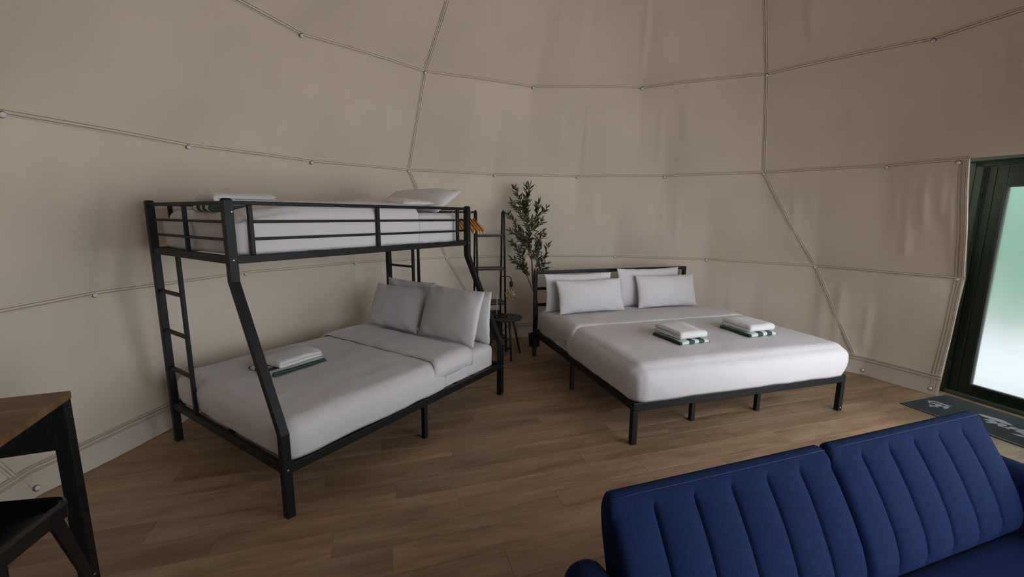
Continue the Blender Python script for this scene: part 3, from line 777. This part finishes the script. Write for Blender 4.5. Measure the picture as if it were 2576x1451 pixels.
bedding(QF, 'duvet', (QW / 2, .575, .4550), (1.012, .605, .1340), .095, SHEET, 'white duvet pulled smooth over the wide platform bed', 'duvet', n=(80, 60, 14), wr=.005, ws=4, bulge=(.020, .026, .014), drop=lambda ax, s: (ax == 2 and s < 0) or (ax == 1 and s > 0), solid=.010)
duv_king = [o for o in bpy.data.objects if o.name.startswith('duvet')][-1]
fold_band(QF, 1, 1.06, 1.47, QW / 2, 1.014, .592, .095, (.06, .06), .020, duv_king, skew=.55)
pillow(QF, .455, 1.860, .562, .82, .42, .12, R(7), 0, 11.0, 'white pillow, rear one on the olive tree side of the platform bed', PG)
pillow(QF, .525, 1.665, .575, .80, .37, .14, R(20), .03, 12.5, 'white pillow, front one on the olive tree side of the platform bed', PG)
pillow(QF, 1.375, 1.880, .562, .84, .45, .12, R(6), 0, 13.7, 'white pillow, rear one on the door side of the platform bed', PG)
pillow(QF, 1.515, 1.700, .575, .78, .38, .14, R(16), -.03, 14.9, 'white pillow, front one on the door side of the platform bed', PG)
def qw(a, b_, z_): return QF @ Vector((a, b_, z_))
towel('striped_towel', qw(.705, .44, .605), QT + .06, .30, .34, .016, STRIPE, 'striped towel under a white one on the platform bed, nearer the bunk bed', TG, seed=5)
towel('white_towel', qw(.71, .445, .642), QT + .06, .275, .31, .033, TERRY, 'white terry towel on the foot of the platform bed, nearer the bunk bed', TG, seed=6)
towel('striped_towel', qw(1.44, .47, .605), QT + .02, .30, .34, .016, STRIPE, 'striped towel under a white one on the platform bed, nearer the door', TG, seed=7)
towel('white_towel', qw(1.445, .475, .642), QT + .02, .275, .31, .032, TERRY, 'white terry towel on the foot of the platform bed, nearer the door', TG, seed=8)

# ------------------------------------------------------------------ sofa
ST = R(19)
sofa = tag(empty('futon_sofa', (.262, 1.140, 0), ST), 'navy blue channel-tufted futon sofa with split backrest', 'sofa')   # local x along, -y forward
BP = [(.205, .43), (.225, .455), (.232, .50), (.203, .58), (.155, .67), (.100, .755), (.062, .805), (.040, .830), (.018, .842), (0.0, .838), (-.012, .815), (-.002, .74), (.035, .62), (.075, .50), (.105, .435), (.14, .42)]
def backrest(x0, x1, nch):
    import bisect
    P_ = BP; V = []; Fc = []; K = len(P_)
    # resample the profile loop
    loop = P_ + [P_[0]]; ds = [0]
    for a, b_ in zip(loop, loop[1:]): ds.append(ds[-1] + math.hypot(b_[0] - a[0], b_[1] - a[1]))
    M_ = 64; prof = []
    for k in range(M_):
        s = ds[-1] * k / M_; i = max(0, bisect.bisect_right(ds, s) - 1); i = min(i, K - 1); t = (s - ds[i]) / (ds[i + 1] - ds[i])
        prof.append((loop[i][0] * (1 - t) + loop[i + 1][0] * t, loop[i][1] * (1 - t) + loop[i + 1][1] * t, s))
    for _ in range(2):
        prof = [((prof[k - 1][0] + 2 * prof[k][0] + prof[(k + 1) % M_][0]) / 4, (prof[k - 1][1] + 2 * prof[k][1] + prof[(k + 1) % M_][1]) / 4, prof[k][2]) for k in range(M_)]
    cx = sum(p_[0] for p_ in prof) / M_; cz = sum(p_[1] for p_ in prof) / M_
    per = 24; n = nch * per; Lw = x1 - x0
    for i in range(n + 1):
        u = i / n; x = x0 + u * Lw; ed = min(u, 1 - u) * Lw
        endr = 1 - .10 * max(0, 1 - ed / .022) ** 2
        ph = abs(math.sin(PI * u * nch))
        for k in range(M_):
            d, z, s = prof[k]; dd, dz = prof[(k + 1) % M_][0] - prof[k - 1][0], prof[(k + 1) % M_][1] - prof[k - 1][1]; l_ = math.hypot(dd, dz) or 1
            nx_, nz_ = dz / l_, -dd / l_
            front = max(0, min(1, (d - (.42 - z) * -.0 - .035) / .03)) if z > .45 and nx_ > .2 else 0
            top_fade = max(0, min(1, (.822 - z) / .03))
            puff = .023 * (ph ** .40 - 1.0) * front * top_fade * max(0, min(1, (z - .43) / .05))
            puff += .003 * nz((x * 9, z * 5, 2)) * front
            cd, cz_ = cx + (d - cx) * endr, cz + (z - cz) * endr
            V.append((x, -(cd + nx_ * puff), cz_ + nz_ * puff))
    for i in range(n):
        for k in range(M_): a = i * M_ + k; b_ = i * M_ + (k + 1) % M_; Fc.append((a, b_, b_ + M_, a + M_))
    bm = bmesh.new(); bv = [bm.verts.new(v) for v in V]
    for f in Fc: bm.faces.new([bv[i] for i in f])
    bm.faces.new([bv[k] for k in range(M_)][::-1]); bm.faces.new([bv[n * M_ + k] for k in range(M_)])
    o = from_bm('backrest', bm, NAVY, sofa, True); autosmooth(o, 60)
    tube('welt', [(x0 + .01 + (Lw - .02) * k / 12, -.036, .8285) for k in range(13)], .0018, NAVY_SEAM, o, 6)
    return o
backrest(0.0, .858, 6); backrest(.868, 1.728, 6)
for sx in (0, 1):
    soft_box('seat_cushion', (.434 + sx * .862, -.478, .345), (.428, .292, .080), .035, NAVY, sofa, n=(24, 18, 6), bulge=(0, 0, .015), wr=.004)
for xc in (-.070, 1.798):
    arm = soft_box('armrest', (xc, -.375, .405), (.066, .375, .255), .060, NAVY, sofa, n=(8, 24, 18), wr=.003)
box('seat_frame', (.864, -.40, .225), (1.73, .68, .08), NAVY, sofa, .01)
for xc in (.06, .864, 1.67):
    for yc in (-.09, -.69):
        bm = bmesh.new(); add_tube(bm, [(xc, yc, 0), (xc, yc, .19)], [.014, .022], 12); from_bm('leg', bm, mat('sofa_leg_wood', (.05, .03, .02), .5), sofa, True)

# ------------------------------------------------------------------ bar table and stool
table = tag(empty('bar_table', (-1.785, 1.669, 0), R(22)), 'counter-height table with rustic wood top and black steel frame by the canvas wall', 'table')
box('tabletop', (-.30, -.60, .885), (.60, 1.20, .030), RUSTIC, table, .002)
for xc in (-.028, -.572):
    for yc in (-.028, -1.172): box('leg', (xc, yc, .435), (.050, .050, .870), BLACK, table, .002)
for yc in (-.045, -1.155): box('end_panel', (-.30, yc, .770), (.50, .010, .190), BLACK, table)
for xc in (-.572,): bar('stretcher', (xc, -.053, .2), (xc, -1.147, .2), .03, .03, BLACK, table)
for z_ in (.80, .84): lathe('bolt', [(.006, 0), (.006, .002), (.002, .003)], BLACK_GLOSS, table, 8).matrix_local = Matrix.Translation((-.0025, -.028, z_)) @ Matrix.Rotation(PI / 2, 4, 'Y')

stool = tag(empty('metal_stool', (-1.706, 1.240, 0), R(10)), 'glossy black pressed-metal stool with splayed legs tucked under the table', 'stool')
def rsq(hw, rad, z, n=6):
    o = []
    for cx, cy, a0 in ((1, 1, 0), (-1, 1, 90), (-1, -1, 180), (1, -1, 270)):
        for k in range(n + 1):
            a = R(a0 + 90 * k / n); o.append((cx * (hw - rad) + rad * math.cos(a), cy * (hw - rad) + rad * math.sin(a), z))
    return o
bm = bmesh.new(); rings = []
for hw, rad, z_ in ((.148, .040, .545), (.158, .045, .548), (.160, .045, .590), (.158, .045, .604), (.152, .042, .610), (.144, .038, .608), (.138, .036, .598), (.120, .030, .592), (.04, .02, .589)):
    rings.append([bm.verts.new(p_) for p_ in rsq(hw, rad, z_)])
for A_, B_ in zip(rings, rings[1:]):
    for k in range(len(A_)): bm.faces.new((A_[k], A_[(k + 1) % len(A_)], B_[(k + 1) % len(A_)], B_[k]))
for k in range(0): pass
so = from_bm('seat', bm, BLACK_GLOSS, stool, True); autosmooth(so, 50)
lathe('grip_hole', [(.002, .5895), (.036, .5895), (.040, .5915), (.041, .5905), (.041, .588)], BLACK_GLOSS, stool, 24)
for sx in (-1, 1):
    for sy in (-1, 1):
        bm = bmesh.new()
        t0, t1 = Vector((sx * .132, sy * .132, .590)), Vector((sx * .215, sy * .215, 0))
        d = (t1 - t0).normalized(); V = []
        for p_, wd in ((t0, .062), (t0.lerp(t1, .3), .052), (t1, .030)):
            # folded sheet-metal leg: rounded L section
            sec = [(-wd, .012), (-wd, 0), (-.010, 0), (0, .010), (0, wd), (-.012, wd), (-.014, .020), (-.022, .014)]
            V.append([bm.verts.new((p_.x + sx * (u + .0) , p_.y + sy * (v - .0) - sy * 0.0, p_.z)) for u, v in [(-b_ if False else a_, -b_) for a_, b_ in sec]])
        for A_, B_ in zip(V, V[1:]):
            for k in range(len(A_)): bm.faces.new((A_[k], A_[(k + 1) % len(A_)], B_[(k + 1) % len(A_)], B_[k]))
        bm.faces.new(V[0]); bm.faces.new(V[-1][::-1])
        from_bm('leg', bm, BLACK_GLOSS, stool)
for s_ in (-1, 1): bar('cross_brace', (-.175, -.175 * s_, .26), (.175, .175 * s_, .26 + .012 * (s_ > 0)), .022, .008, BLACK_GLOSS, stool)

# ------------------------------------------------------------------ clothes rack
RK = R(16)
rack = tag(empty('clothes_rack', (-.1125, 5.2, 0), RK), 'dark steel clothes rack with wooden ladder shelves against the canvas wall', 'clothes rack')
RXs = (-.992, -.330, 0.0)    # three frames: local x
RM = Matrix.Translation((-.1125, 5.2, 0)) @ Matrix.Rotation(RK, 4, 'Z')
for xi, xf in enumerate(RXs):
    top = 1.66; pts = []
    for k in range(9):
        a = PI * k / 8; pts.append((xf, -.045 * math.cos(a), top - .045 + .045 * math.sin(a)))
    foot_f, foot_b = (xf, -.165, 0), (xf, .14, 0)
    o = tube('frame', [foot_f] + pts + [foot_b], .0115, BLACK, rack, 10)
for a, b_ in ((RXs[0], RXs[1]),):
    tube('hanging_rail', [(a, 0, 1.645), (b_, 0, 1.645)], .0115, BLACK, rack)
def fy(z): return -.045 - (.12) * (1.615 - z) / 1.615
def by(z): return .045 + (.095) * (1.615 - z) / 1.615
for z_ in (1.383, .995, .585, .17):
    y0, y1 = fy(z_) - .004, by(z_) + .004
    o = box('shelf', ((RXs[1] + RXs[2]) / 2, (y0 + y1) / 2, z_), (RXs[2] - RXs[1] + .012, y1 - y0 - .012, .014), DARKWOOD, rack, .002)
    for yy in (y0, y1): bar('shelf_rail', (RXs[1], yy, z_ - .012), (RXs[2], yy, z_ - .012), .012, .016, BLACK, rack)
    for xx in RXs[1:]: bar('shelf_bracket', (xx, y0, z_ - .012), (xx, y1, z_ - .012), .012, .016, BLACK, rack)
for z_ in (.10,): bar('lower_rail', (RXs[0], by(z_), z_), (RXs[1], by(z_), z_), .014, .02, BLACK, rack)
bx_ = tag(empty('storage_box', RM @ Vector((-.165, -.012, .1775)), RK), 'dark fabric box on the lowest shelf of the clothes rack', 'box')
box('body', (0, 0, .13), (.27, .22, .26), mat('dark_fabric', (.018, .019, .023), .9, bump=.4, bscale=300), bx_, .012)
box('lid', (0, 0, .268), (.28, .23, .016), mat('dark_fabric_lid', (.022, .023, .027), .9), bx_, .005)
for k in range(8):
    hx = -.350 - k * .036 + random.uniform(-.003, .003); rot = R(-54 + random.uniform(-5, 5))
    hg = tag(empty('coat_hanger', RM @ Vector((hx, 0, 1.645)), rot), 'orange-brown wooden coat hanger on the rack rail', 'hanger', 'wooden hangers on the clothes rack')
    tube('hook', [(-.010, 0, -.004), (-.013, 0, .008), (-.004, 0, .0155), (.008, 0, .0145), (.014, 0, .004), (.010, 0, -.012), (0, 0, -.030), (0, 0, -.075)], .0018, CHROME, hg, 6)
    V = []; Fc = []; n = 18
    for i in range(n + 1):
        u = -1 + 2 * i / n; x = u * .215; z = -.075 - .145 * abs(u) ** 1.2 - .012 * (1 - abs(u)); hgt = .038 - .008 * abs(u); th = .006 + .003 * abs(u); yb = .020 * u * u
        for sy, sz in ((-1, -1), (1, -1), (1, 1), (-1, 1)): V.append((x, yb + sy * th, z + sz * hgt / 2))
    for i in range(n):
        for k2 in range(4): Fc.append((i * 4 + k2, i * 4 + (k2 + 1) % 4, i * 4 + 4 + (k2 + 1) % 4, i * 4 + 4 + k2))
    Fc += [(3, 2, 1, 0), (n * 4, n * 4 + 1, n * 4 + 2, n * 4 + 3)]
    o = from_data('shoulder_bar', V, Fc, HANGERW, hg); autosmooth(o, 40)

# ------------------------------------------------------------------ side table, lamp, small things
st = tag(empty('side_table', (-.067, 4.83, 0)), 'small round charcoal side table on splayed legs between the beds', 'side table')
lathe('tabletop', [(.170, .452), (.183, .457), (.187, .464), (.187, .470), (.183, .474), (.10, .474), (.002, .474)], CHARCOAL, st, 48)
for ang, rr in ((-65, .155), (43, .232), (185, .22)):
    c_, s_ = math.cos(R(ang)), math.sin(R(ang)); tube('leg', [(rr * c_, rr * s_, 0), (.10 * c_, .10 * s_, .455)], [.011, .015], CHARCOAL, st, 12)
lamp = tag(empty('table_lamp', (-.118, 4.86, .474)), 'black gooseneck table lamp with copper wire cage and clear bulb', 'lamp')
lathe('base', [(.066, 0), (.066, .014), (.058, .022), (.012, .026), (.010, .034)], BLACK, lamp, 32)
pts = [(-.016, 0, .02), (-.016, 0, .445)]
for k in range(5): a = PI / 2 * k / 4; pts.append((-.016 + .014 * (1 - math.cos(a)), 0, .445 + .014 * math.sin(a)))
pts += [(.075, 0, .458)]
for k in range(1, 6): a = PI / 2 * k / 5; pts.append((.075 + .034 * math.sin(a), 0, .458 - .034 * (1 - math.cos(a))))
pts += [(.109, 0, .395)]
tube('stem', pts, .0055, BLACK, lamp, 10)
lathe('socket', [(.008, .404), (.019, .398), (.021, .380), (.017, .374), (.018, .345), (.014, .338)], BLACK, lamp, 20, (.109, 0, 0))
lathe('bulb', [(.012, .340), (.015, .325), (.026, .300), (.029, .280), (.024, .262), (.012, .252), (.001, .249)], BULB, lamp, 24, (.109, 0, 0))
lathe('filament', [(.003, .262), (.004, .30), (.003, .325)], BRASS, lamp, 8, (.109, 0, 0))
bm = bmesh.new(); cxl = .109
top_r = [(cxl + .018 * math.cos(R(60 * k)), .018 * math.sin(R(60 * k)), .348) for k in range(6)]
mid_r = [(cxl + .070 * math.cos(R(60 * k)), .070 * math.sin(R(60 * k)), .268) for k in range(6)]
low_r = [(cxl + .050 * math.cos(R(60 * k + 30)), .050 * math.sin(R(60 * k + 30)), .205) for k in range(6)]
for k in range(6):
    for a, b_ in ((top_r[k], mid_r[k]), (mid_r[k], mid_r[(k + 1) % 6]), (mid_r[k], low_r[k]), (mid_r[(k + 1) % 6], low_r[k]), (low_r[k], low_r[(k + 1) % 6])): add_tube(bm, [a, b_], .0024, 6)
from_bm('wire_cage', bm, BRASS, lamp, True)
ih = tag(empty('stick_holder', (-.178, 4.80, .474)), 'thin pale stick standing in a small black holder on the side table', 'ornament')
lathe('holder', [(.028, 0), (.030, .006), (.022, .022), (.012, .034), (.004, .036)], BLACK, ih, 20)
tube('stick', [(.006, 0, .03), (.012, 0, .27)], .0042, STICK, ih, 8)
cb = tag(empty('power_cord', (0, 0, 0)), 'black power cord hanging in loops under the round side table', 'cord')
pts = []
for k in range(60):
    t = k / 59; a = t * 4.5 * PI; pts.append((-.10 + .045 * math.cos(a) + .03 * t, 4.97 + .03 * math.sin(a), .205 + (.09 * math.cos(a * .5)) - .16 * t + .02))
pts = [(-.10, 4.995, .474 - .02)] + pts
tube('cable', pts, .0035, RUBBER, cb, 6)
box('plug', (-.035, 4.94, .06), (.05, .03, .025), RUBBER, cb, .005)
tube('cable_tail', [(-.035, 4.94, .05), (-.05, 5.0, .01), (-.12, 5.12, .006), (-.2, 5.3, .006)], .0035, RUBBER, cb, 6)

# ------------------------------------------------------------------ olive tree
tree = tag(empty('olive_tree', (.285, 5.29, 0)), 'tall slender olive tree in a black pot behind the headboard post', 'plant')
lathe('pot', [(.060, 0), (.066, .004), (.074, .10), (.076, .150), (.070, .152), (.068, .135)], POTM, tree, 32)
lathe('soil', [(.067, .128), (.05, .136), (.002, .140)], SOIL, tree, 24)
def tz(zx, zy, dy=0.0): return Vector((.254 + (zx - 465) * .000757 - .285, dy, .851 + (1451 - zy) * .000815))
trunks = [[(.02, 0, .12), (.012, .005, .45)] + [tz(465, 1451), tz(450, 1250), tz(428, 1050), tz(400, 870), tz(375, 700), tz(345, 540), tz(338, 330), tz(342, 90)],
          [(.030, .02, .12), (.035, .03, .5), tz(490, 1451, .03), tz(515, 1300, .04), tz(545, 1000, .05), tz(552, 930, .05)],
          [(.010, -.01, .12), (.012, -.012, .56), tz(445, 1580, -.02), tz(375, 1430, -.03), tz(320, 1320, -.03), tz(250, 1270, -.04)]]
def smooth_path(P_, n=6):
    P_ = [Vector(p_) for p_ in P_]; out = []
    for i in range(len(P_) - 1):
        p0, p1, p2, p3 = P_[max(i - 1, 0)], P_[i], P_[i + 1], P_[min(i + 2, len(P_) - 1)]
        for k in range(n):
            t = k / n; out.append(.5 * ((2 * p1) + (-p0 + p2) * t + (2 * p0 - 5 * p1 + 4 * p2 - p3) * t * t + (-p0 + 3 * p1 - 3 * p2 + p3) * t ** 3))
    return out + [P_[-1]]
twigs = []
for i, P_ in enumerate(trunks):
    sp = smooth_path(P_); r0 = (.013, .007, .007)[i]
    tube('trunk', sp, [r0 * (1 - .80 * k / len(sp)) for k in range(len(sp))], BARK, tree, 8)
    twigs.append((sp[len(sp) // 2:] if i == 0 else sp[int(len(sp) * .6):], 1))
BR = [([(400, 870), (425, 740), (480, 620), (530, 500), (545, 330)], .03, 1), ([(520, 540), (590, 470), (640, 430), (690, 390)], .05, .6), ([(400, 880), (320, 810), (240, 740), (150, 620), (40, 490)], -.03, 1), ([(360, 640), (300, 540), (220, 420), (130, 330)], -.05, 1), ([(345, 540), (290, 400), (235, 260), (150, 110)], .02, 1),
      ([(410, 940), (330, 900), (250, 840), (110, 740)], -.07, 1), ([(430, 1060), (360, 960), (280, 870), (190, 760)], .05, 1), ([(450, 800), (520, 800), (580, 790), (620, 750)], .04, 1), ([(420, 850), (500, 850), (560, 860), (610, 830)], -.05, 1), ([(430, 740), (500, 700), (550, 660), (600, 600)], .08, 1), ([(540, 1330), (600, 1230), (650, 1120), (710, 960)], .04, 1), ([(580, 1270), (640, 1240), (690, 1235)], .02, .5),
      ([(330, 1330), (290, 1260), (200, 1190), (130, 1160)], -.05, 1), ([(310, 1300), (250, 1120), (210, 990), (110, 920)], -.02, 1), ([(350, 1360), (320, 1180), (300, 1070), (290, 1000)], .03, .8), ([(450, 1200), (400, 1080), (370, 960), (340, 890)], .06, 1), ([(470, 1180), (500, 1080), (530, 970)], .02, .7), ([(530, 1180), (570, 1050), (590, 980)], .06, .6), ([(400, 1400), (370, 1330), (330, 1260), (220, 1240)], .05, 1), ([(480, 1400), (540, 1340), (600, 1300), (640, 1290)], -.03, .8), ([(340, 560), (350, 420), (370, 260), (385, 100)], -.04, .8), ([(390, 620), (420, 590), (450, 560)], .06, .4), ([(430, 1150), (480, 1100), (500, 1140)], -.05, .5)]
for P_, dy, dens in BR:
    n = len(P_); sp = smooth_path([tz(x, y_, dy * k / (n - 1)) for k, (x, y_) in enumerate(P_)])
    tube('branch', sp, [.0042 * (1 - .7 * k / len(sp)) for k in range(len(sp))], BARK, tree, 6)
    twigs.append((sp[2:], dens))
lv = [(0, 0, 0), (.012, .25, .004), (.014, .5, .006), (.008, .8, .003), (0, 1, -.004), (-.008, .8, .003), (-.014, .5, .006), (-.012, .25, .004), (0, .5, 0)]
def leaf_mesh(m):
    me = bpy.data.meshes.new('leaf'); me.from_pydata([(x * 8.5, y_, z * 8 - .10 * y_ * y_) for x, y_, z in lv], [], [(0, 1, 8), (1, 2, 8), (2, 3, 8), (3, 4, 8), (4, 5, 8), (5, 6, 8), (6, 7, 8), (7, 0, 8)]); me.update(); me.materials.append(m); return me
leaf_a, leaf_b = leaf_mesh(LEAF), leaf_mesh(LEAF2)
leaves = []
for sp, dens in twigs:
    L = sum((b_ - a).length for a, b_ in zip(sp, sp[1:])); n = max(4, int(L / .0060 * dens)); side = 1
    for k in range(n):
        t = k / (n - 1) * (len(sp) - 1.001); i = int(t); p_ = sp[i].lerp(sp[i + 1], t - i); d = (sp[i + 1] - sp[i]).normalized()
        side = -side; ax = d.orthogonal().normalized(); ax.rotate(Matrix.Rotation(random.uniform(0, 2 * PI), 3, d))
        dirv = (d * random.uniform(.45, 1.1) + ax * 1.0 + Vector((0, 0, random.uniform(-.1, .35)))).normalized()
        if k > n - 4: dirv = (d + ax * .4).normalized()
        leaves.append((p_, dirv, random.uniform(.052, .092), random.uniform(0, 2 * PI)))
leaves.sort(key=lambda q: -q[2])
def leaf_matrix(p_, dv, ln, rr):
    q = dv.to_track_quat('Y', 'Z'); return Matrix.Translation(p_) @ q.to_matrix().to_4x4() @ Matrix.Rotation(rr, 4, 'Y') @ Matrix.Scale(ln, 4)
for q in leaves[:300]:
    o = bpy.data.objects.new('leaf', leaf_b if q[0].x > .02 and random.random() < .5 else leaf_a); C.objects.link(o); o.parent = tree; o.matrix_local = leaf_matrix(*q)
V, Fc = [], []
src = leaf_a.vertices
for q in leaves[300:]:
    M_ = leaf_matrix(*q); b0 = len(V); V += [M_ @ v.co for v in src]; Fc += [tuple(b0 + i for i in p_.vertices) for p_ in leaf_a.polygons]
o = from_data('leaves', V, Fc, LEAF, tree, False); o['kind'] = 'stuff'
for zx, zy in ((148, 390), (277, 405), (590, 1055), (668, 985)):
    bm = bmesh.new(); bmesh.ops.create_icosphere(bm, subdivisions=2, radius=.009); bmesh.ops.scale(bm, vec=(1, 1, 1.3), verts=bm.verts[:]); bmesh.ops.translate(bm, vec=tz(zx, zy, -.03), verts=bm.verts[:])
    from_bm('olive', bm, OLIVE, tree, True)
